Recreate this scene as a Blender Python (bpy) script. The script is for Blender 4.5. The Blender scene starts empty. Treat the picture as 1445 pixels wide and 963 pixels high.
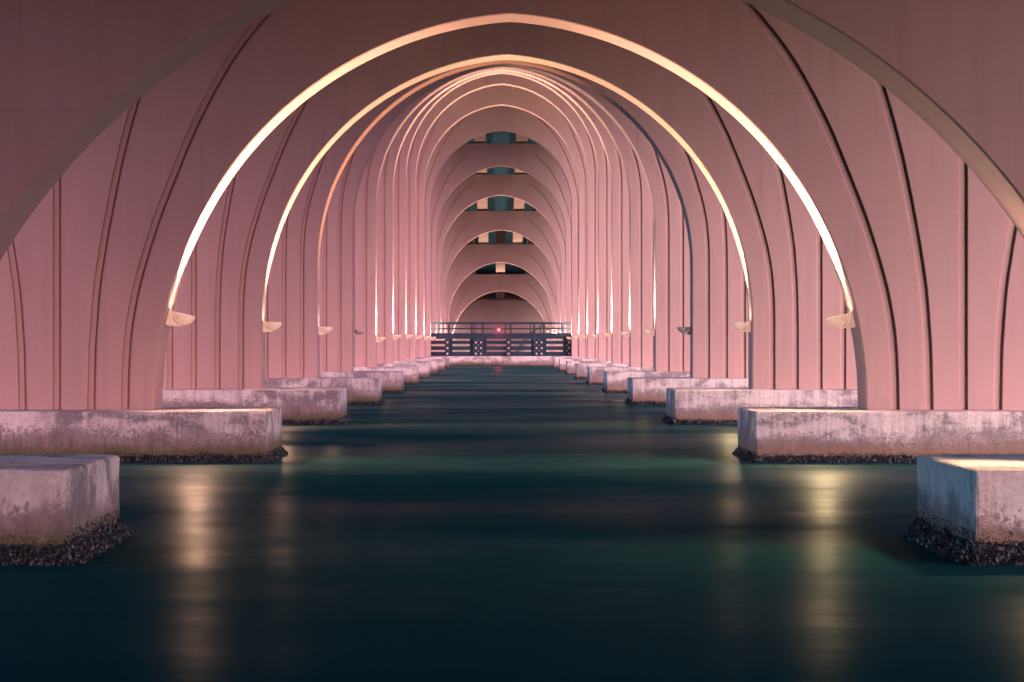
import bpy, bmesh, math, random
import numpy as np
from mathutils import Vector, Matrix
R = math.radians
random.seed(7)
C = bpy.context.scene.collection

# ------------------------------------------------------------------ measures
U = 0.008                 # metres per survey unit
D1 = 32.0                 # metres from the camera to the first footing
CAMZ = 312.7*U            # camera height over the water (2.5 m)
SP = 0.853*D1             # pier spacing
NP = 16
# crown height of every arch over the camera level, in units
AP = {-4: -80, -3: -60, -2: 0, -1: 130, 0: 345, 1: 612, 2: 881, 3: 1118, 4: 1440, 5: 1756, 6: 2069, 7: 2378, 8: 2682, 9: 2880, 10: 2935,
      11: 2877, 12: 2610, 13: 2356, 14: 1936, 15: 1481, 16: 1017, 17: 557, 18: 470}
def fy(n): return D1 + SP*(n-1)             # footing front
FD = 0.14*D1                                # footing depth
def wy(n): return fy(n) + 0.046*D1          # wall front
WT = 0.046*D1                               # wall thickness
FTOP = CAMZ - 179*U                         # footing top

# ------------------------------------------------------------------ camera
cam_d = bpy.data.cameras.new('camera'); cam = bpy.data.objects.new('camera', cam_d); C.objects.link(cam)
cam.location = (-31*U, 0, CAMZ); cam.rotation_euler = (R(90), 0, 0)
cam_d.sensor_width = 36; cam_d.lens = 4000/1445*36
cam_d.shift_x = 0.0128; cam_d.shift_y = 0.0019
cam_d.clip_start = 0.2; cam_d.clip_end = 6000
bpy.context.scene.camera = cam

# ------------------------------------------------------------------ world, sun, exposure
SUN_EL, SUN_AZ = 8.5, 16.0        # low dusk glow from behind the camera, to its right
w = bpy.data.worlds.new('World'); bpy.context.scene.world = w; w.use_nodes = True
nt = w.node_tree; nt.nodes.clear()
sky = nt.nodes.new('ShaderNodeTexSky'); sky.sky_type = 'NISHITA'; sky.sun_disc = False
sky.sun_elevation = R(SUN_EL); sky.sun_rotation = R(180-SUN_AZ); sky.ozone_density = 4.0; sky.dust_density = 1.5
tint = nt.nodes.new('ShaderNodeMix'); tint.data_type = 'RGBA'; tint.blend_type = 'MULTIPLY'
tint.inputs['Factor'].default_value = 1.0; tint.inputs['B'].default_value = (0.40, 0.80, 1.0, 1)
bgn = nt.nodes.new('ShaderNodeBackground'); bgn.inputs['Strength'].default_value = 0.15
wo = nt.nodes.new('ShaderNodeOutputWorld')
nt.links.new(sky.outputs[0], tint.inputs['A']); nt.links.new(tint.outputs['Result'], bgn.inputs['Color'])
nt.links.new(bgn.outputs[0], wo.inputs[0])

sd = bpy.data.lights.new('dusk_sun', 'SUN'); sun = bpy.data.objects.new('dusk_sun', sd); C.objects.link(sun)
sd.energy = 3.9; sd.angle = R(112); sd.color = (1.0, 0.34, 0.31)
dirv = Vector((math.sin(R(SUN_AZ))*math.cos(R(SUN_EL)), -math.cos(R(SUN_AZ))*math.cos(R(SUN_EL)), math.sin(R(SUN_EL))))
sun.rotation_euler = dirv.to_track_quat('Z', 'Y').to_euler()
sun.location = (60, -60, 60)

vs = bpy.context.scene.view_settings
vs.view_transform = 'Standard'; vs.look = 'None'; vs.exposure = 2.05; vs.gamma = 1.0; vs.use_curve_mapping = False

# ------------------------------------------------------------------ helpers
def tag(o, label=None, cat=None, group=None, kind=None):
    if label: o['label'] = label
    if cat: o['category'] = cat
    if group: o['group'] = group
    if kind: o['kind'] = kind
    return o
def empty(name, loc=(0, 0, 0)):
    o = bpy.data.objects.new(name, None); o.empty_display_size = 0.3; C.objects.link(o); o.location = loc
    return o
def mesh_obj(name, verts, faces, mat, parent=None, smooth=False, loc=None):
    me = bpy.data.meshes.new(name); me.from_pydata([tuple(v) for v in verts], [], faces); me.validate(); me.update()
    if smooth:
        for p in me.polygons: p.use_smooth = True
    o = bpy.data.objects.new(name, me); C.objects.link(o); me.materials.append(mat)
    if parent: o.parent = parent
    if loc is not None: o.location = loc
    return o
def bm_obj(name, bm, mat, parent=None, smooth=False, loc=None):
    bmesh.ops.recalc_face_normals(bm, faces=bm.faces)
    me = bpy.data.meshes.new(name); bm.to_mesh(me); bm.free()
    if smooth:
        for p in me.polygons: p.use_smooth = True
    o = bpy.data.objects.new(name, me); C.objects.link(o); me.materials.append(mat)
    if parent: o.parent = parent
    if loc is not None: o.location = loc
    return o
def box(bm, x0, x1, y0, y1, z0, z1, bev=0.0):
    m = Matrix.Translation(((x0+x1)/2, (y0+y1)/2, (z0+z1)/2)) @ Matrix.Diagonal((x1-x0, y1-y0, z1-z0, 1))
    r = bmesh.ops.create_cube(bm, size=1.0, matrix=m)
    if bev > 0:
        es = {e for v in r['verts'] for e in v.link_edges}
        bmesh.ops.bevel(bm, geom=list(es), offset=bev, segments=2, affect='EDGES', profile=0.6)

# ------------------------------------------------------------------ materials
class MT:
    def __init__(s, name, rough=0.8, spec=0.3):
        s.m = bpy.data.materials.new(name); s.m.use_nodes = True; s.t = s.m.node_tree; s.t.nodes.clear()
        s.o = s.n('ShaderNodeOutputMaterial'); s.b = s.n('ShaderNodeBsdfPrincipled')
        s.l(s.b.outputs[0], s.o.inputs[0]); s.b.inputs['Roughness'].default_value = rough
        s.b.inputs['Specular IOR Level'].default_value = spec
        s.pos = s.n('ShaderNodeNewGeometry').outputs['Position']
    def n(s, t): return s.t.nodes.new(t)
    def l(s, a, b): s.t.links.new(a, b)
    def vec(s, sx, sy, sz, src=None):
        n = s.n('ShaderNodeMapping'); n.inputs['Scale'].default_value = (sx, sy, sz); s.l(src or s.pos, n.inputs['Vector']); return n.outputs[0]
    def noise(s, v, scale=1, detail=5, rough=0.6, dist=0):
        n = s.n('ShaderNodeTexNoise'); n.inputs['Scale'].default_value = scale; n.inputs['Detail'].default_value = detail
        n.inputs['Roughness'].default_value = rough; n.inputs['Distortion'].default_value = dist; s.l(v, n.inputs['Vector']); return n.outputs[0]
    def ramp(s, f, *st):
        n = s.n('ShaderNodeValToRGB'); e = n.color_ramp.elements
        while len(e) > 1: e.remove(e[-1])
        e[0].position = st[0][0]; e[0].color = tocol(st[0][1])
        for p, c in st[1:]:
            k = e.new(p); k.color = tocol(c)
        s.l(f, n.inputs[0]); return n.outputs[0]
    def mix(s, f, a, b, mode='MIX'):
        n = s.n('ShaderNodeMix'); n.data_type = 'RGBA'; n.blend_type = mode
        for v, k in ((f, 'Factor'), (a, 'A'), (b, 'B')):
            if isinstance(v, (int, float)) and k == 'Factor': n.inputs[k].default_value = v
            elif isinstance(v, (tuple, float, int)): n.inputs[k].default_value = tocol(v)
            else: s.l(v, n.inputs[k])
        return n.outputs['Result']
    def math(s, op, a, b=0.0, c=0.0):
        n = s.n('ShaderNodeMath'); n.operation = op
        for i, v in enumerate((a, b, c)):
            if isinstance(v, (int, float)): n.inputs[i].default_value = v
            else: s.l(v, n.inputs[i])
        return n.outputs[0]
    def sep(s, src=None):
        n = s.n('ShaderNodeSeparateXYZ'); s.l(src or s.pos, n.inputs[0]); return n.outputs
    def bump(s, h, st=0.3, dist=0.02):
        n = s.n('ShaderNodeBump'); n.inputs['Strength'].default_value = st; n.inputs['Distance'].default_value = dist
        s.l(h, n.inputs['Height']); s.l(n.outputs[0], s.b.inputs['Normal']); return n
    def col(s, c): s.l(c, s.b.inputs['Base Color']); return s.m
def tocol(v):
    if isinstance(v, (int, float)): return (v, v, v, 1)
    return tuple(v) + ((1,) if len(v) == 3 else ())

def wall_material():
    t = MT('painted_pier_concrete', 0.85, 0.2)
    big = t.noise(t.vec(0.25, 0.25, 0.16), 1, 4, 0.55)
    med = t.noise(t.vec(2.2, 2.2, 0.5), 1, 6, 0.65)
    fine = t.noise(t.vec(1, 1, 1), 22, 4, 0.6)
    c = t.ramp(big, (0.3, (0.455, 0.300, 0.282)), (0.7, (0.535, 0.352, 0.328)))
    c = t.mix(t.math('MULTIPLY', med, 0.45), c, (0.41, 0.27, 0.265))
    # little pits and scuffs
    pit = t.noise(t.vec(1, 1, 1), 9, 3, 0.75)
    pm = t.ramp(pit, (0.675, 0.0), (0.72, 1.0))
    cl = t.ramp(t.noise(t.vec(1, 1, 1), 0.5, 2), (0.48, 0.0), (0.62, 1.0))
    pm = t.mix(1.0, pm, cl, 'MULTIPLY')
    c = t.mix(t.mix(1.0, pm, 0.75, 'MULTIPLY'), c, (0.12, 0.08, 0.08))
    # horizontal lift joints in the pour, every 2.6 m, broken up
    z = t.sep()[2]
    fr = t.math('FRACT', t.math('MULTIPLY', t.math('ADD', z, t.math('MULTIPLY', fine, 0.01)), 1/2.62))
    ln = t.math('LESS_THAN', fr, 0.006)
    lm = t.math('MULTIPLY', ln, t.ramp(t.noise(t.vec(0.7, 0.7, 0.7), 1, 3), (0.42, 0.0), (0.6, 0.22)))
    c = t.mix(lm, c, (0.22, 0.14, 0.14))
    stk = t.noise(t.vec(5, 5, 0.25), 1, 5, 0.6)
    c = t.mix(t.ramp(stk, (0.5, 0.0), (0.75, 0.30)), c, (0.33, 0.20, 0.19))
    # a few pale scratches
    sc = t.noise(t.vec(1, 1, 0.3), 6, 6, 0.8)
    c = t.mix(t.ramp(sc, (0.68, 0.0), (0.72, 0.35)), c, (0.60, 0.42, 0.38))
    h = t.math('ADD', t.math('MULTIPLY', fine, 0.3), med)
    t.bump(h, 0.25, 0.012)
    return t.col(c)
def footing_material():
    t = MT('weathered_footing_concrete', 0.85, 0.25)
    oi = t.n('ShaderNodeObjectInfo'); off = t.n('ShaderNodeVectorMath'); off.operation = 'MULTIPLY_ADD'
    t.l(oi.outputs['Random'], off.inputs[0]); off.inputs[1].default_value = (37, 53, 0); t.l(t.pos, off.inputs[2])
    P = off.outputs[0]
    z = t.sep()[2]
    S = lambda n, k: t.math('MULTIPLY', t.math('SUBTRACT', n, 0.5), k)
    blot = t.noise(t.vec(1, 1, 1.3, P), 1.1, 9, 0.72, 0.4)
    blot2 = t.noise(t.vec(1, 1, 1.8, P), 0.55, 4, 0.6, 0.8)
    fine = t.noise(t.vec(1, 1, 1, P), 14, 7, 0.75)
    spk = t.noise(t.vec(1, 1, 1, P), 42, 3, 0.7)
    drip = t.noise(t.vec(7, 7, 0.45, P), 1, 8, 0.7)
    wide = t.noise(t.vec(1, 1, 0.2, P), 0.35, 3, 0.5)
    c = t.ramp(fine, (0.3, (0.56, 0.50, 0.485)), (0.62, (0.84, 0.74, 0.72)))
    c = t.mix(t.ramp(drip, (0.45, 0.0), (0.75, 0.6)), c, (0.34, 0.29, 0.31))
    c = t.mix(t.ramp(drip, (0.26, 0.55), (0.42, 0.0)), c, (0.76, 0.66, 0.64))
    # dark weathered blotches, broken by the grain
    k = t.math('ADD', blot2, t.math('ADD', S(fine, 0.55), S(drip, 0.3)))
    c = t.mix(t.ramp(k, (0.47, 0.0), (0.60, 0.85)), c, (0.19, 0.16, 0.18))
    # tide stain: lower half, edge wandering, frayed
    hz = t.math('ADD', z, t.math('ADD', S(blot, 0.8), t.math('ADD', S(wide, 1.0), t.math('ADD', S(fine, 0.8), S(spk, 0.4)))))
    dirt = t.ramp(hz, (0.40, 0.85), (0.54, 0.65), (0.64, 0.0))
    dc = t.mix(t.ramp(t.math('ADD', drip, S(fine, 0.5)), (0.38, 0), (0.7, 1)), (0.13, 0.098, 0.105), (0.40, 0.29, 0.27))
    c = t.mix(dirt, c, dc)
    # reddish or green growth low down, differing from block to block
    hg = t.math('ADD', z, t.math('ADD', S(fine, 0.35), S(blot, 0.4)))
    xs = t.math('GREATER_THAN', t.sep()[0], 0.0)
    alg = t.mix(xs, (0.115, 0.105, 0.045), (0.25, 0.16, 0.12))
    c = t.mix(t.ramp(hg, (0.24, 0.85), (0.46, 0.0)), c, alg)
    c = t.mix(t.ramp(hg, (0.10, 0.9), (0.2, 0.0)), c, (0.03, 0.03, 0.03))
    # little voids
    c = t.mix(t.ramp(t.noise(t.vec(1, 1, 1, P), 11, 5, 0.85), (0.635, 0.0), (0.67, 0.8)), c, (0.09, 0.08, 0.095))
    c = t.mix(t.ramp(t.math('ADD', z, t.math('ADD', S(fine, 0.12), S(blot, 0.10))), (FTOP-0.06, 0.0), (FTOP-0.02, 0.55)), c, (0.22, 0.20, 0.25))  # bluish lilac top and upper edge: sky light put into the colour
    # cracks / pour joints
    x = t.sep(P)[0]
    fr = t.math('FRACT', t.math('MULTIPLY', t.math('ADD', x, t.math('MULTIPLY', fine, 0.05)), 1/3.7))
    ln = t.math('MULTIPLY', t.math('LESS_THAN', fr, 0.006), t.ramp(blot, (0.40, 0.0), (0.55, 0.75)))
    c = t.mix(ln, c, (0.12, 0.10, 0.11))
    t.bump(t.math('ADD', fine, t.math('MULTIPLY', blot, 1.5)), 0.7, 0.03)
    return t.col(c)
def plain(name, colr, rough=0.7, var=0.25, scale=6, metal=0, spec=0.4):
    t = MT(name, rough, spec); t.b.inputs['Metallic'].default_value = metal
    f = t.noise(t.vec(1, 1, 1), scale, 5, 0.65)
    a = tuple(v*(1-var) for v in colr); b = tuple(min(1, v*(1+var)) for v in colr)
    c = t.ramp(f, (0.3, a), (0.7, b)); t.bump(f, 0.3, 0.01)
    return t.col(c)
def emissive(name, colr, st):
    t = MT(name, 0.5, 0.2); t.b.inputs['Base Color'].default_value = tocol(colr)
    t.b.inputs['Emission Color'].default_value = tocol(colr); t.b.inputs['Emission Strength'].default_value = st
    return t.m
def water_material():
    t = MT('slow_sea_water', 0.6, 0.0)
    t.b.inputs['Base Color'].default_value = (0.004, 0.066, 0.066, 1)
    a = t.noise(t.vec(0.10, 0.34, 1), 1, 4, 0.55, 0.3)
    b = t.noise(t.vec(0.9, 2.6, 1), 1, 5, 0.6, 0.4)
    r = t.noise(t.vec(0.035, 0.13, 1), 1, 4, 0.55)
    g = t.n('ShaderNodeBsdfGlossy'); g.distribution = 'MULTI_GGX'
    g.inputs['Color'].default_value = (0.72, 0.76, 0.74, 1)
    t.l(t.ramp(r, (0.3, 0.25), (0.7, 0.34)), g.inputs['Roughness'])
    bn = t.bump(t.math('ADD', t.math('MULTIPLY', a, 1.0), t.math('MULTIPLY', b, 0.06)), 0.10, 0.6)
    t.l(bn.outputs[0], g.inputs['Normal'])
    # long exposure chop keeps the surface from ever being seen edge on: gentle fresnel
    f = t.ramp(t.math('ADD', t.math('MULTIPLY', t.noise(t.vec(0.10, 0.11, 1), 1, 3, 0.5, 0.3), 0.86), t.math('MULTIPLY', t.noise(t.vec(0.40, 0.8, 1), 1, 3, 0.5, 0.2), 0.14)), (0.36, 0.035), (0.70, 0.44))
    lw = t.n('ShaderNodeLayerWeight'); lw.inputs['Blend'].default_value = 0.5
    fr = t.math('MULTIPLY', t.math('POWER', lw.outputs['Facing'], 22.0), f)
    gc = t.n('ShaderNodeVectorMath'); gc.operation = 'SCALE'; gc.inputs[0].default_value = (0.74, 0.76, 0.74); t.l(fr, gc.inputs['Scale'])
    t.l(gc.outputs[0], g.inputs['Color'])
    mx = t.n('ShaderNodeAddShader'); t.l(t.b.outputs[0], mx.inputs[0]); t.l(g.outputs[0], mx.inputs[1])
    t.l(mx.outputs[0], t.o.inputs[0])
    return t.m

M_wall = wall_material(); M_foot = footing_material(); M_water = water_material()
t = MT('oyster_shells', 0.4, 0.6); _f = t.noise(t.vec(1, 1, 1), 16, 4, 0.8)
t.bump(_f, 0.5, 0.01); M_shell = t.col(t.ramp(_f, (0.30, (0.008, 0.011, 0.018)), (0.56, (0.03, 0.036, 0.05)), (0.66, (0.13, 0.13, 0.15)), (0.74, (0.42, 0.40, 0.40))))
M_timber = plain('blue_black_timber', (0.005, 0.026, 0.050), 0.7, 0.35, 4)
M_bolt = plain('galvanised_bolt', (0.65, 0.48, 0.42), 0.5, 0.2, 8)
M_sconce = plain('lit_cream_enamel', (0.62, 0.50, 0.40), 0.5, 0.12, 12)
for _n in M_sconce.node_tree.nodes:
    if _n.type == 'BSDF_PRINCIPLED': _n.inputs['Emission Color'].default_value = (1.0, 0.56, 0.44, 1); _n.inputs['Emission Strength'].default_value = 0.10  # emission put in so lit bowls and brackets look bright
M_sconce_dull = plain('unlit_enamel', (0.50, 0.42, 0.40), 0.6, 0.15, 12)  # darker copy of the enamel for lamps that are off
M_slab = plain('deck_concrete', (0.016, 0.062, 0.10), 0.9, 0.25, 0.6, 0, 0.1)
M_girder = plain('painted_girder', (0.36, 0.24, 0.22), 0.85, 0.12, 0.5)
M_bank = plain('pale_sand_bank', (0.62, 0.50, 0.40), 0.9, 0.2, 0.8)
M_bed = plain('dark_mud', (0.05, 0.05, 0.045), 0.9, 0.3, 0.5)

# ------------------------------------------------------------------ water
bm = bmesh.new(); bmesh.ops.create_grid(bm, x_segments=8, y_segments=8, size=2500)
o = bm_obj('water', bm, M_water, loc=(0, 1500, 0)); tag(o, kind='structure')

# ------------------------------------------------------------------ arched piers
HW, HH = 954.0, 1050.0
def drop_at(x):
    s = min(1, x/HW); return HH*(1-math.sqrt(max(0, 1-s*s))) + HH*0.06*s*(1-s)
def arch_samples(n=46):
    pts = []
    for i in range(n+1):
        a = (i/n)*math.pi/2; x = HW*math.sin(a); pts.append((x, drop_at(x)))
    return pts
RIB1 = [(-175, 480), (-80, 585), (30, 683), (110, 744), (200, 797), (314, 854), (441, 905), (540, 944), (640, 976), (740, 1004), (850, 1023), (960, 1030), (1051, 1031), (9000, 1031)]
RIB2 = [(-175, 892), (-50, 925), (61, 955), (220, 1000), (302, 1024), (400, 1048), (510, 1070), (620, 1090), (740, 1108), (895, 1119), (1051, 1122), (9000, 1122)]
def smooth_curve(pts):
    xs = np.array([p[0] for p in pts], float); ys = np.array([p[1] for p in pts], float)
    g = np.arange(-175, 1200, 5.0); v = np.interp(g, xs, ys)
    k = np.hanning(31); k /= k.sum(); vp = np.pad(v, 15, mode='reflect', reflect_type='odd'); v = np.convolve(vp, k, mode='valid')
    return lambda d: float(np.interp(d, g, v))
R1 = smooth_curve(RIB1); R2 = smooth_curve(RIB2)
XMAX = 2100.0
def slope(f, d): return (f(d+6)-f(d-6))/12.0
# groove section (position across, depth in units): a shallow channel with a deeper slot along its right hand side
PROF_R = [(-1.0, 0), (-0.95, 6), (-0.6, 9.5), (0.0, 10.5), (0.36, 10), (0.44, 21), (0.90, 21), (1.0, 0)]
PROF_L = [(-1.0, 0), (-0.93, 6.5), (-0.72, 6.5), (0.0, 7), (0.30, 7), (0.42, 13), (0.93, 12), (1.0, 0)]
GHW, GD = 12.5, 17.0
CH = 3.5
TOPH = 325.0

def build_pier(n, label):
    A = AP[n]; base = -179.0
    root = empty('arched_pier', (0, wy(n), 0))
    tag(root, label, 'bridge pier', 'arched piers standing in a row across the water')
    # ---- inner curve, from the crown down to the base (x, z in units about the camera level)
    P = [(x, A-d) for x, d in arch_samples(96 if n in (1, 2, 3) else 46)]
    P = [p for p in P if p[1] > base+2]
    x_last = P[-1][0] if A-HH < base else HW
    if A - HH > base:
        zz = A-HH
        k = max(2, int((zz-base)/150)); P += [(HW, zz-(zz-base)*i/k) for i in range(1, k+1)]
    else:
        P.append((x_last+(HW-x_last)*0.2, base))
    # offset curve for the chamfer
    O = []
    for i, p in enumerate(P):
        a = P[max(0, i-1)]; b = P[min(len(P)-1, i+1)]
        tx, tz = b[0]-a[0], b[1]-a[1]; L = math.hypot(tx, tz) or 1
        nx, nz = -tz/L, tx/L                       # outward, into the wall
        if i == 0: nx, nz = 0, 1
        if i == len(P)-1: nx, nz = 1, 0
        O.append((p[0]+nx*CH, p[1]+nz*CH))
    def xin(z):                                     # chamfer line at height z
        if z >= O[0][1]: return 0.0
        zs = [q[1] for q in O][::-1]; xs = [q[0] for q in O][::-1]
        return float(np.interp(z, zs, xs))
    def xout(z):
        if A-z <= 0: return XMAX
        zs = [q[1] for q in P][::-1]; xs = [q[0] for q in P][::-1]
        return min(XMAX, 2428-float(np.interp(z, zs, xs)))
    rows = sorted({round(q[1], 2) for q in O} | {A+35, A+70, A+105, A+140, A+175, A+175.5, A+TOPH})
    verts, faces = [], []
    def ctr(z):
        d = A-z; a, b = R1(d), R2(d)
        return [(a, abs(slope(R1, d))), (b, abs(slope(R2, d))), (1214, 0), (2428-b, abs(slope(R2, d))), (2428-a, abs(slope(R1, d)))]
    for side in (1, -1):
        PR = PROF_R if side > 0 else [(-q, d) for q, d in PROF_L[::-1]]
        prev = None
        for z in rows:
            gd = 1 if (z <= A+175.01 and n > 1) else 0
            row = [(xin(z), 0)]
            for c, s in ctr(z):
                hw = GHW*math.sqrt(1+min(s, 1.6)**2)
                for tt, dd in PR: row.append((c+tt*hw, dd*gd))
            row.append((xout(z), 0))
            i0 = len(verts)
            for x, d in row: verts.append((side*x*U, d*U, CAMZ+z*U))
            if prev is not None:
                for k in range(len(row)-1):
                    q = (prev+k, prev+k+1, i0+k+1, i0+k)
                    faces.append(q if side == 1 else q[::-1])
            prev = i0
        # outer edge strip to the back, bottom strip left open on the footing
        pv = None
        for z in rows:
            i0 = len(verts); x = xout(z)
            verts += [(side*x*U, 0, CAMZ+z*U), (side*x*U, WT, CAMZ+z*U)]
            if pv is not None:
                q = (pv, pv+1, i0+1, i0); faces.append(q if side == 1 else q[::-1])
            pv = i0
        # back
        pv = None
        rb = sorted({round(q[1], 2) for q in P} | {A+TOPH})
        for z in rb:
            zs = [q[1] for q in P][::-1]; xs = [q[0] for q in P][::-1]
            xi = 0.0 if z >= A else float(np.interp(z, zs, xs))
            i0 = len(verts); verts += [(side*xi*U, WT, CAMZ+z*U), (side*xout(z)*U, WT, CAMZ+z*U)]
            if pv is not None:
                q = (pv, i0, i0+1, pv+1); faces.append(q if side == 1 else q[::-1])
            pv = i0
    i0 = len(verts); zt = CAMZ+(A+TOPH)*U
    verts += [(-XMAX*U, 0, zt), (XMAX*U, 0, zt), (XMAX*U, WT, zt), (-XMAX*U, WT, zt)]; faces.append((i0, i0+1, i0+2, i0+3))
    mesh_obj('wall', verts, faces, M_wall, root)
    # ---- soffit with chamfered front arris
    verts, faces = [], []
    line = [(-x, z, -ox, oz) for (x, z), (ox, oz) in zip(P[::-1], O[::-1])] + [(x, z, ox, oz) for (x, z), (ox, oz) in list(zip(P, O))[1:]]
    rng = random.Random(n)
    for i, (x, z, ox, oz) in enumerate(line):
        j = rng.uniform(-0.15, 0.15) if n <= 3 else 0
        verts += [(ox*U, 0, CAMZ+oz*U), (x*U, (CH+j)*U, CAMZ+z*U), (x*U, WT, CAMZ+z*U)]
        if i:
            a = 3*(i-1); b = 3*i
            faces += [(a, a+1, b+1, b), (a+1, a+2, b+2, b+1)]
    mesh_obj('soffit', verts, faces, M_wall, root)
    return P

NAMES = {-1: 'unseen low arched pier added behind the viewer to shade the front walls', 0: 'unseen arched pier added beside the viewer to shade the front walls', 1: 'nearest arched pier, huge unlit arch cut off by the frame, brown edge on the right',
 2: 'second pier, largest whole arch, edge glowing white at the feet and peach at the crown',
 3: 'third pier, arch edge glowing pale yellow all round inside the largest whole arch',
 4: 'fourth pier, arch edge orange on its left half and dull violet on its right',
 5: 'fifth pier, arch edge grey on the left above a switched off lamp, lit right',
 6: 'sixth pier, thin arch edge with tall white light streaks low on both legs',
 7: 'seventh pier, thin pale arch edge just inside the sixth, short light streaks on both legs',
 8: 'eighth pier, last of the tightly bunched arches under the common crown',
 9: 'ninth pier, first arch whose crown drops clear below the bunched crowns',
 10: 'tenth pier, tallest arch with a thin blue gap showing under its crown',
 11: 'eleventh pier on the cross beam by the timber fender, small gaps under its crown',
 12: 'twelfth pier, topped by the uppermost row of dark deck gaps',
 13: 'thirteenth pier, topped by one wide dark gap with no pale girders beside it',
 14: 'fourteenth pier, topped by a wide blue gap between two pale girder undersides',
 15: 'fifteenth pier, fourth row of dark deck gaps from the top sits on it',
 16: 'sixteenth and farthest arch, topped by two dark gaps with a pale girder between them'}
CURVE = {}
for n in range(-1, NP+1):  # the first two are out of view, added to shade the front walls
    CURVE[n] = build_pier(n, NAMES[n])

# ------------------------------------------------------------------ deck over the piers
deck = empty('bridge_deck', (0, 0, 0)); tag(deck, 'road deck overhead, dark blue underside and pink girders above the far piers', 'bridge deck')
nd = [-3,-2,-1, 0] + list(range(1, 18))
zc = lambda n: CAMZ+(AP[n]+TOPH)*U
yc = lambda n: wy(n)+WT/2
def sweep(name, x0, x1, h0, h1, n0, n1, mat, parent):
    vs_, fs_ = [], []
    for i, n in enumerate(range(n0, n1+1)):
        y, z = yc(n), zc(n)
        vs_ += [(x0, y, z+h0), (x1, y, z+h0), (x1, y, z+h1), (x0, y, z+h1)]
        if i:
            a = 4*(i-1); b = 4*i
            fs_ += [(a, a+1, b+1, b)[::-1], (a+1, a+2, b+2, b+1)[::-1], (a+2, a+3, b+3, b+2)[::-1], (a+3, a, b, b+3)[::-1]]
    e = len(vs_)-4; fs_ += [(0, 1, 2, 3), (e+3, e+2, e+1, e)]
    return mesh_obj(name, vs_, fs_, mat, parent)
GB, GT = 22*U, 380*U
sweep('slab', -2150*U, 2150*U, GT+0.005, GT+0.55, -3, 18, M_slab, deck)  # unseen run behind the camera is carried on to darken the near tops
for sx in (1, -1):
    a, b = sorted((sx*2115*U, sx*2155*U)); sweep('parapet', a, b, GT+0.56, GT+1.6, -3, 17, M_girder, deck)
for x0, x1 in ((225, 400), (640, 820), (1060, 1240), (1480, 1660), (1890, 2060)):
    for sx in (1, -1):
        a, b = sorted((sx*x0*U, sx*x1*U)); sweep('girder', a, b, GB, GT, -3, 15, M_girder, deck)
for x0, x1 in ((-88, 88),):
    sweep('girder', x0*U, x1*U, GB, GT, 15, 17, M_girder, deck)
for x0, x1 in ((500, 680), (920, 1100), (1340, 1520), (1800, 1980)):
    for sx in (1, -1):
        a, b = sorted((sx*x0*U, sx*x1*U)); sweep('girder', a, b, GB, GT, 15, 17, M_girder, deck)

# ------------------------------------------------------------------ footings
def oysters(parent, x_in, x_far, y0, y1, sgn, dens, size, hgt, reach, seed):
    """crust of shells along the front and the inner side of a block (local coordinates of parent)"""
    rng = random.Random(seed); vs_, fs_ = [], []
    def shell(px, py, pz, s):
        a = s*rng.uniform(.6, 1.3); b = s*rng.uniform(.35, .6); c = s*rng.uniform(.15, .3)
        m = Matrix.Rotation(rng.uniform(0, 6.28), 3, 'Z') @ Matrix.Rotation(rng.uniform(-1.2, 1.2), 3, 'X') @ Matrix.Rotation(rng.uniform(-1, 1), 3, 'Y')
        loc = [(0, 0, -a), (b, 0, -a*.2), (b*.7, 0, a*.7), (-b*.2, 0, a), (-b, 0, a*.3), (-b*.6, 0, -a*.5), (0, c, 0), (0, -c, 0)]
        i0 = len(vs_)
        for q in loc:
            v = m @ Vector(q); vs_.append((v.x+px, v.y+py, max(-0.04, v.z+pz)))
        for k in range(6):
            k2 = (k+1) % 6; fs_.append((i0+k, i0+k2, i0+6)); fs_.append((i0+k2, i0+k, i0+7))
    L1 = abs(x_far-x_in); L2 = y1-y0
    N = int((L1+L2)*dens)
    for i in range(N):
        t = rng.uniform(0, L1+L2)
        lump = 0.84+0.10*math.sin(t*3.1+seed)+0.08*math.sin(t*9.7)
        zr = rng.random()**1.25; z = zr*hgt*lump
        out = reach*lump*(1-zr)**0.8*rng.uniform(0.35, 1.0)
        s = size*(rng.uniform(0.4, 1.1) if rng.random() < .85 else rng.uniform(1.1, 1.9))
        if t < L1: x = x_in+sgn*(L1-t-out*rng.random()); y = y0-out
        else: x = x_in-sgn*out; y = y0+(t-L1)
        shell(x, y, z+0.005, s)
    for i in range(int(N*0.16)):
        t = rng.uniform(0, L1+L2); z = hgt*(0.7+rng.random()**2.2*0.75)
        s = size*rng.uniform(0.2, 0.55)
        if t < L1: shell(x_in+sgn*(L1-t), y0-0.004, z, s)
        else: shell(x_in-sgn*0.004, y0+(t-L1), z, s)
    # solid lumpy core that the shells grow from
    segs = int((L1+L2)/0.12)+1; pr = None
    for i in range(segs+1):
        t = (L1+L2)*i/segs; lump = 0.84+0.10*math.sin(t*3.1+seed)+0.08*math.sin(t*9.7)
        ring = []
        for o_, h_ in ((0.9, -0.1), (0.75, 0.2), (0.4, 0.5), (0.0, 0.7)):
            out = reach*lump*o_*0.62*rng.uniform(0.8, 1.1); z = hgt*lump*h_*0.7*rng.uniform(0.85, 1.1)
            if t < L1: ring.append((x_in+sgn*(L1-t), y0-out, z))
            else: ring.append((x_in-sgn*out, y0+(t-L1), z))
        i0 = len(vs_); vs_.extend(ring)
        if pr is not None:
            for k in range(3): fs_.append((pr+k, i0+k, i0+k+1, pr+k+1))
        pr = i0
    o = mesh_obj('oyster_crust', vs_, fs_, M_shell, parent)
    tag(o, 'crust of dark blue grey oyster shells along the waterline', kind='stuff')
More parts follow.
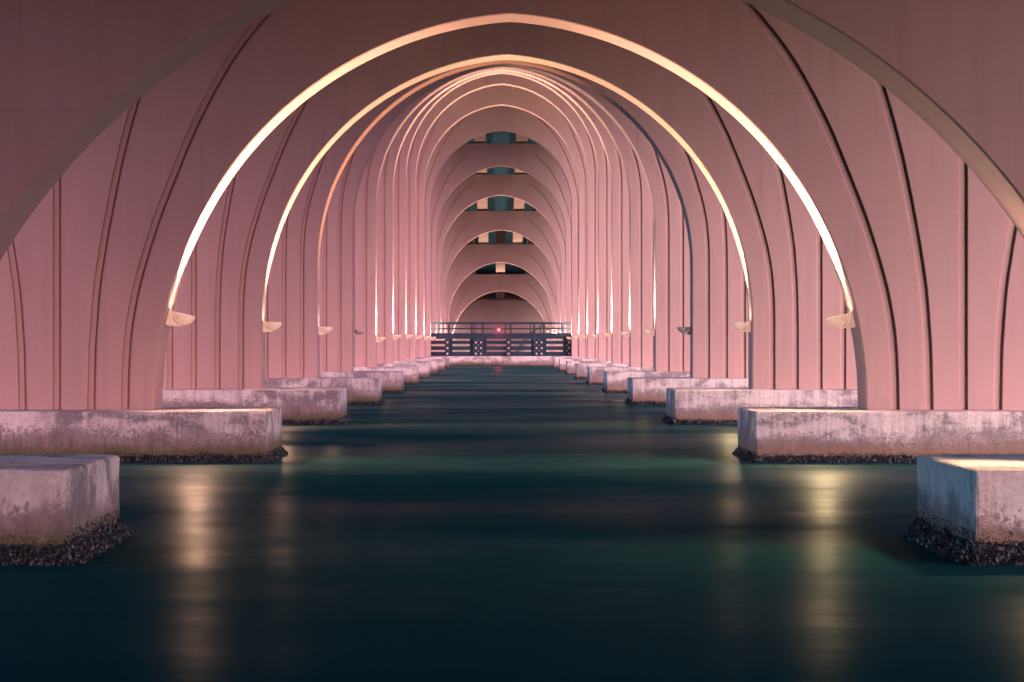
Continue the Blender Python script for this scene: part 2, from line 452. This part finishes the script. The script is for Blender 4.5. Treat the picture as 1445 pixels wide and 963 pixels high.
def chipped_block(name, x0, x1, y0, y1, z0, z1, mat, seed, bev=0.05, cell=0.35):
    rng = random.Random(seed); bm = bmesh.new()
    nx = max(2, int((x1-x0)/cell)); ny = max(2, int((y1-y0)/cell))
    box(bm, x0, x1, y0, y1, z0, z1)
    bmesh.ops.bevel(bm, geom=[e for e in bm.edges], offset=bev, segments=2, affect='EDGES', profile=0.5)
    for i in range(1, nx):
        bmesh.ops.bisect_plane(bm, geom=bm.verts[:]+bm.edges[:]+bm.faces[:], plane_co=(x0+(x1-x0)*i/nx, 0, 0), plane_no=(1, 0, 0))
    for i in range(1, ny):
        bmesh.ops.bisect_plane(bm, geom=bm.verts[:]+bm.edges[:]+bm.faces[:], plane_co=(0, y0+(y1-y0)*i/ny, 0), plane_no=(0, 1, 0))
    for zz in (0.25, 0.45, 0.65, 0.85):
        bmesh.ops.bisect_plane(bm, geom=bm.verts[:]+bm.edges[:]+bm.faces[:], plane_co=(0, 0, zz+rng.uniform(-.05, .05)), plane_no=(0, 0, 1))
    for v in bm.verts:
        nearx = min(abs(v.co.x-x0), abs(v.co.x-x1)) < bev*1.1; neary = min(abs(v.co.y-y0), abs(v.co.y-y1)) < bev*1.1
        if nearx and neary: v.co.x += rng.uniform(-.006, .006); v.co.y += rng.uniform(-.004, .007)
        if v.co.z > z1-bev*1.2 and (nearx or neary) and rng.random() < 0.10: v.co.z -= rng.uniform(0.01, 0.025)
        if v.co.z > z1-bev*1.2:
            v.co.z += rng.uniform(-0.008, 0.003); v.co.x += rng.uniform(-0.005, 0.005); v.co.y += rng.uniform(-0.005, 0.005)
    return bm
def footing(n, side, label):
    x_in, x_out = 641*U, 1787*U
    root = empty('concrete_footing', (side*x_in, fy(n), 0))
    tag(root, label, 'footing', 'concrete footings under the piers')
    L = x_out-x_in
    a, b = (0, L) if side > 0 else (-L, 0)
    bm = chipped_block('block', a, b, 0, FD, -0.6, FTOP, M_foot, n*2+side, 0.045 if n < 4 else 0.03)
    bm_obj('block', bm, M_foot, root)
    if n == 1: oysters(root, 0, side*4.0, 0, FD, side, 1700, 0.036, 0.26, 0.19, n+side)
    elif n == 2: oysters(root, 0, side*6.5, 0, FD, side, 700, 0.042, 0.14, 0.17, n+side)
    elif n <= 4: oysters(root, 0, side*7.5, 0, FD, side, 240, 0.055, 0.15, 0.14, n+side)
    elif n <= 10: oysters(root, 0, side*7.5, 0, FD, side, 80, 0.07, 0.12, 0.12, n+side)
ORD = {1: 'nearest', 2: 'second', 3: 'third', 4: 'fourth', 5: 'fifth', 6: 'sixth', 7: 'seventh', 8: 'eighth', 9: 'ninth', 10: 'tenth', 11: 'eleventh', 12: 'twelfth', 13: 'thirteenth', 14: 'fourteenth', 15: 'fifteenth', 16: 'sixteenth'}
FL = {(1, -1): 'nearest footing at the left edge, grey top, lilac face and thick oyster crust',
      (1, 1): 'nearest footing at the right edge, top glowing yellow and inner side dark blue',
      (2, -1): 'long footing second from the front on the left, blotched lilac over green algae',
      (2, 1): 'long pink footing second from the front on the right, vertical joints and brown tide stain'}
for n in range(1, 11):
    for s in (-1, 1):
        footing(n, s, FL.get((n, s), 'stained concrete footing, %s from the front on the %s side of the channel' % (ORD[n], 'left' if s < 0 else 'right')))
# from the eleventh on each pier stands on one continuous base
for n in range(11, NP+1):
    root = empty('footing_beam', (0, fy(n), 0))
    if n == 11: tag(root, 'pale stained concrete beam closing the channel below the timber fender', 'footing beam', 'continuous pier bases')
    else: tag(root, 'low pale pier base behind the timber fender, under the %s pier' % ORD[n], 'footing beam', 'continuous pier bases')
    bm = bmesh.new(); box(bm, -1787*U, 1787*U, 0, FD, -0.6, FTOP, 0.04); bm_obj('block', bm, M_foot, root)
    if n == 11:
        bm = bmesh.new(); box(bm, 0.19, 0.22, -0.012, 0.01, 0.02, FTOP-0.05); bm_obj('joint_strip', bm, M_timber, root)

# ------------------------------------------------------------------ sconces
def sconce_meshes():
    # local +X points away from the soffit, Z up, origin on the soffit
    bm = bmesh.new(); N, Mx = 20, 8
    rings = []
    for k in range(Mx+1):
        ph = (k/Mx)*math.pi/2
        r = math.cos(ph); z = -math.sin(ph)
        if k == Mx: rings.append([bm.verts.new((0.33, 0, -0.24))]); continue
        rings.append([bm.verts.new((0.33+0.25*r*math.cos(2*math.pi*i/N), 0.25*r*math.sin(2*math.pi*i/N), 0.24*z)) for i in range(N)])
    for k in range(Mx-1):
        for i in range(N):
            j = (i+1) % N; bm.faces.new((rings[k][i], rings[k][j], rings[k+1][j], rings[k+1][i]))
    for i in range(N): bm.faces.new((rings[Mx-1][i], rings[Mx-1][(i+1) % N], rings[Mx][0]))
    # inner lip
    lip = [bm.verts.new((0.33+0.225*math.cos(2*math.pi*i/N), 0.225*math.sin(2*math.pi*i/N), 0.0)) for i in range(N)]
    low = [bm.verts.new((0.33+0.18*math.cos(2*math.pi*i/N), 0.18*math.sin(2*math.pi*i/N), -0.06)) for i in range(N)]
    for i in range(N):
        j = (i+1) % N
        bm.faces.new((rings[0][j], rings[0][i], lip[i], lip[j])); bm.faces.new((lip[j], lip[i], low[i], low[j]))
    bmesh.ops.recalc_face_normals(bm, faces=bm.faces)
    bowl = bpy.data.meshes.new('bowl'); bm.to_mesh(bowl); bm.free()
    for p in bowl.polygons: p.use_smooth = True
    bm = bmesh.new()
    prof = [(-0.02, 0.04), (0.04, 0.03), (0.06, -0.03), (0.075, -0.10), (0.12, -0.19), (0.21, -0.25), (0.36, -0.255), (0.32, -0.275), (0.20, -0.30), (0.10, -0.315), (-0.02, -0.32)]
    W = [0.08, 0.08, 0.09, 0.10, 0.10, 0.08, 0.03, 0.05, 0.09, 0.12, 0.14]
    A_ = [bm.verts.new((x, -w_, z)) for (x, z), w_ in zip(prof, W)]; B_ = [bm.verts.new((x, w_, z)) for (x, z), w_ in zip(prof, W)]
    bm.faces.new(A_); bm.faces.new(B_[::-1])
    for i in range(len(prof)):
        j = (i+1) % len(prof); bm.faces.new((A_[j], A_[i], B_[i], B_[j]))
    bmesh.ops.recalc_face_normals(bm, faces=bm.faces)
    brk = bpy.data.meshes.new('bracket'); bm.to_mesh(brk); bm.free()
    bm = bmesh.new(); bmesh.ops.create_circle(bm, cap_ends=True, segments=20, radius=0.175, matrix=Matrix.Translation((0.33, 0, -0.045)))
    dif = bpy.data.meshes.new('diffuser'); bm.to_mesh(dif); bm.free()
    return bowl, brk, dif
BOWL, BRK, DIF = sconce_meshes()
BOWL2, BRK2, DIF2 = BOWL.copy(), BRK.copy(), DIF.copy()
BOWL.materials.append(M_sconce); BRK.materials.append(M_sconce); DIF.materials.append(emissive('warm_diffuser', (1.0, 0.78, 0.52), 14))
BOWL2.materials.append(M_sconce_dull); BRK2.materials.append(M_sconce_dull); DIF2.materials.append(plain('dead_diffuser', (0.5, 0.48, 0.45), 0.4, 0.1))
LAMPZ = {(1, -1): 15, (1, 1): 15, (2, -1): 88, (6, -1): 45, (7, -1): 70}
LCOL = {2: (1.0, 0.66, 0.42), 3: (1.0, 0.74, 0.42), 4: (1.0, 0.50, 0.25), 5: (1.0, 0.72, 0.55)}
OFF = {(1, -1), (4, 1), (5, -1)}
LW = 1050.0; LWN = {1: 0.08, 2: 3.4, 3: 2.6, 4: 2.2, 5: 2.2}
def sconce(n, side):
    P = CURVE[n]; z = LAMPZ.get((n, side), 82)
    zs = [q[1] for q in P][::-1]; xs = [q[0] for q in P][::-1]
    x = float(np.interp(z, zs, xs)); dx = float(np.interp(z+25, zs, xs)-np.interp(z-25, zs, xs))/50
    tilt = math.atan(-dx)
    on = (n, side) not in OFF
    root = empty('uplight_sconce', (side*x*U, wy(n)+WT*0.5, CAMZ+z*U))
    # local +X must point to the channel centre and dip by the tilt
    root.rotation_euler = (0, tilt, math.pi if side > 0 else 0)
    sd_ = 'left' if side < 0 else 'right'
    if not on: lab = {4: 'dull switched off scallop lamp on the right, between two glowing lamps', 5: 'dull switched off scallop lamp on the left, between two glowing lamps', 1: 'switched off scallop lamp on the nearest left leg, outside the frame'}[n]
    elif n == 2: lab = 'largest glowing scallop uplight, on the %s leg of the second pier' % sd_
    else: lab = 'lit cream scallop uplight, %s from the front on the %s side' % (ORD[n], sd_)
    tag(root, lab, 'wall lamp', 'scallop uplights on the pier legs')
    for nm, me in (('bowl', BOWL if on else BOWL2), ('bracket', BRK if on else BRK2), ('diffuser', DIF if on else DIF2)):
        o = bpy.data.objects.new(nm, me); C.objects.link(o); o.parent = root
    if on:
        ld = bpy.data.lights.new('uplight', 'SPOT'); lo = bpy.data.objects.new('uplight', ld); C.objects.link(lo)
        ld.energy = LW*LWN.get(n, 2.8 if n < 7 else 6.5 if n < 10 else 5.0 if n < 11 else 0.6 if n < 12 else 1.2 if n < 13 else 3.0); ld.color = LCOL.get(n, (1.0, 0.68, 0.48)); ld.spot_size = R(66 if n < 6 else 125); ld.spot_blend = 0.9; ld.shadow_soft_size = 0.12
        px = side*(x-34)*U; pz = CAMZ+(z+3)*U
        lo.location = (px, wy(n)+WT*0.5, pz)
        A = AP[n]; tgt = Vector((side*max(0, x-330)*U, wy(n)+WT*0.5, CAMZ+(z+780)*U)) if n < 5 else Vector((side*(x-60)*U, wy(n)+WT*0.5, CAMZ+(z+1000)*U))
        lk = bpy.data.lights.new('added_spill', 'SPOT'); lq = bpy.data.objects.new('added_spill', lk); C.objects.link(lq)  # extra light added below the bowl to throw glow on water and footing
        lk.energy = {1: 95, 2: 270, 3: 100}.get(n, 35); lk.color = (1.0, 0.70, 0.38) if side > 0 else (1.0, 0.55, 0.36)
        lk.shadow_soft_size = 0.14; lk.spot_size = R(150); lk.spot_blend = 1.0
        lq.location = (side*(x-72)*U, wy(n)+WT*0.4, CAMZ+(z-20)*U)
        lq.rotation_euler = (Vector((side*0.75, 0.45, 0.6)) if n == 1 else Vector((side*0.45, 0.80, 0.30))).to_track_quat('Z', 'Y').to_euler()
        lo.rotation_euler = (tgt-lo.location).to_track_quat('-Z', 'Y').to_euler()
for n in range(1, NP+1):  # the farthest pair is unseen, added to light the end wall
    for s in (-1, 1): sconce(n, s)

# ------------------------------------------------------------------ timber fender behind the eleventh pier
FY = wy(11)+WT+0.5; FK = (FY/D1)/6.02*U       # metres per survey pixel of the fender drawing
def fx(px): return ((590+px/6.02)-704)*FY/D1*U + cam.location.x
def fz(py): return CAMZ+(484.3-(430+py/6.02))*FY/D1*U
fen = empty('timber_fender', (0, FY, 0)); tag(fen, 'dark blue timber fender with bolted piles and railed walkway across the end of the channel', 'fender')
def fbox(name, x0, x1, y0, y1, z0, z1, mat=None, bev=0.015, parent=None):
    bm = bmesh.new(); box(bm, fx(x0), fx(x1), y0, y1, fz(z1), fz(z0), bev); return bm_obj(name, bm, mat or M_timber, parent or fen)
for a, b in ((308, 336), (355, 387), (402, 450)): fbox('plank', 60, 1345, 0.0, 0.16, a, b)
fbox('walkway', 60, 1345, -0.25, 1.2, 262, 292); fbox('kick_rail', 60, 1345, -0.3, -0.18, 243, 262)
fbox('top_rail', 60, 1345, -0.32, -0.14, 150, 167); fbox('middle_rail', 60, 1345, -0.30, -0.18, 199, 212)
for px in (262, 457, 548, 785, 985, 1068, 1220, 1335, 90): fbox('rail_post', px-7, px+7, -0.17, -0.03, 150, 262)
for px in (480, 740, 955, 1045): fbox('rail_post', px-4, px+4, 1.0, 1.1, 158, 262)
fbox('rear_rail', 60, 1345, 1.1, 1.18, 158, 168, bev=0.005)
for a, b, cols in ((229, 271, (250,)), (470, 510, (491,)), (514, 556, (534,)), (747, 790, (769,)), (985, 1026, (1006,)), (1029, 1070, (1049,)), (1264, 1303, (1284,)), (60, 90, ())):
    p = fbox('pile', a, b, -0.36, -0.01, 292, 560)
    for cx in cols:
        for cy in (322, 371, 418):
            bm = bmesh.new(); bmesh.ops.create_cone(bm, cap_ends=True, segments=12, radius1=0.105, radius2=0.085, depth=0.05,
                matrix=Matrix.Translation((fx(cx), -0.383, fz(cy))) @ Matrix.Rotation(R(90), 4, 'X'))
            bm_obj('bolt', bm, M_bolt, p)
for a, b in ((271, 292), (440, 468), (558, 583), (960, 982), (1070, 1090), (1230, 1262)): fbox('rear_pile', a, b, 0.17, 0.5, 292, 560)
bea = empty('red_beacon', (fx(685), FY-0.36, fz(243))); tag(bea, 'small red navigation light glowing on the fender railing', 'beacon light')
bm = bmesh.new(); bmesh.ops.create_cone(bm, cap_ends=True, segments=12, radius1=0.05, radius2=0.05, depth=fz(222)-fz(243), matrix=Matrix.Translation((0, 0, (fz(222)-fz(243))/2)))
bm_obj('post', bm, M_timber, bea)
bm = bmesh.new(); bmesh.ops.create_uvsphere(bm, u_segments=16, v_segments=10, radius=0.12, matrix=Matrix.Translation((0, 0, fz(215)-fz(243))) @ Matrix.Diagonal((1, 1, 1.3, 1)))
bm_obj('lens', bm, emissive('red_lens', (1.0, 0.02, 0.04), 7), bea, True)
ld = bpy.data.lights.new('beacon_glow', 'POINT'); lo = bpy.data.objects.new('beacon_glow', ld); C.objects.link(lo)
ld.energy = 60; ld.color = (1, 0.02, 0.05); ld.shadow_soft_size = 0.1; lo.location = (fx(685), FY-0.75, fz(215))

# ------------------------------------------------------------------ far end
bm = bmesh.new(); box(bm, -2140*U, 2140*U, 1.5, 4.4, zc(17)-0.5, zc(17)+GT-0.01, 0.03); box(bm, -2100*U, 2100*U, 0, 4, -1, zc(17), 0.05)
o = bm_obj('abutment_wall', bm, M_wall, loc=(0, wy(17), 0)); tag(o, 'solid brown end wall of the bridge seen under the farthest arch', 'abutment')
def bank(side, label, sc):
    vs_, fs_ = [], []; N, Mz = 20, 8
    for i in range(N+1):
        for j in range(Mz+1):
            xx = 2000-1700*i/N; s_ = j/Mz
            hh = float(np.interp(xx, [300, 400, 670, 1036, 1400, 2000], [0, 300, 640, 870, 960, 1000]))*sc
            vs_.append((side*xx*U, (s_-1)*3, -0.3+hh*U*math.sin(s_*math.pi/2)*(1+0.04*math.sin(i*2.3+j))))
    for i in range(N):
        for j in range(Mz):
            a = i*(Mz+1)+j; q = (a, a+Mz+1, a+Mz+2, a+1); fs_.append(q if side < 0 else q[::-1])
    o = mesh_obj('sand_bank', vs_, fs_, M_bank, smooth=True, loc=(0, wy(17)-0.02, 0)); tag(o, label, 'bank')
bank(-1, 'pale bank against the left foot of the end wall', 1.0); bank(1, 'pale bank against the right foot of the end wall', 0.93)
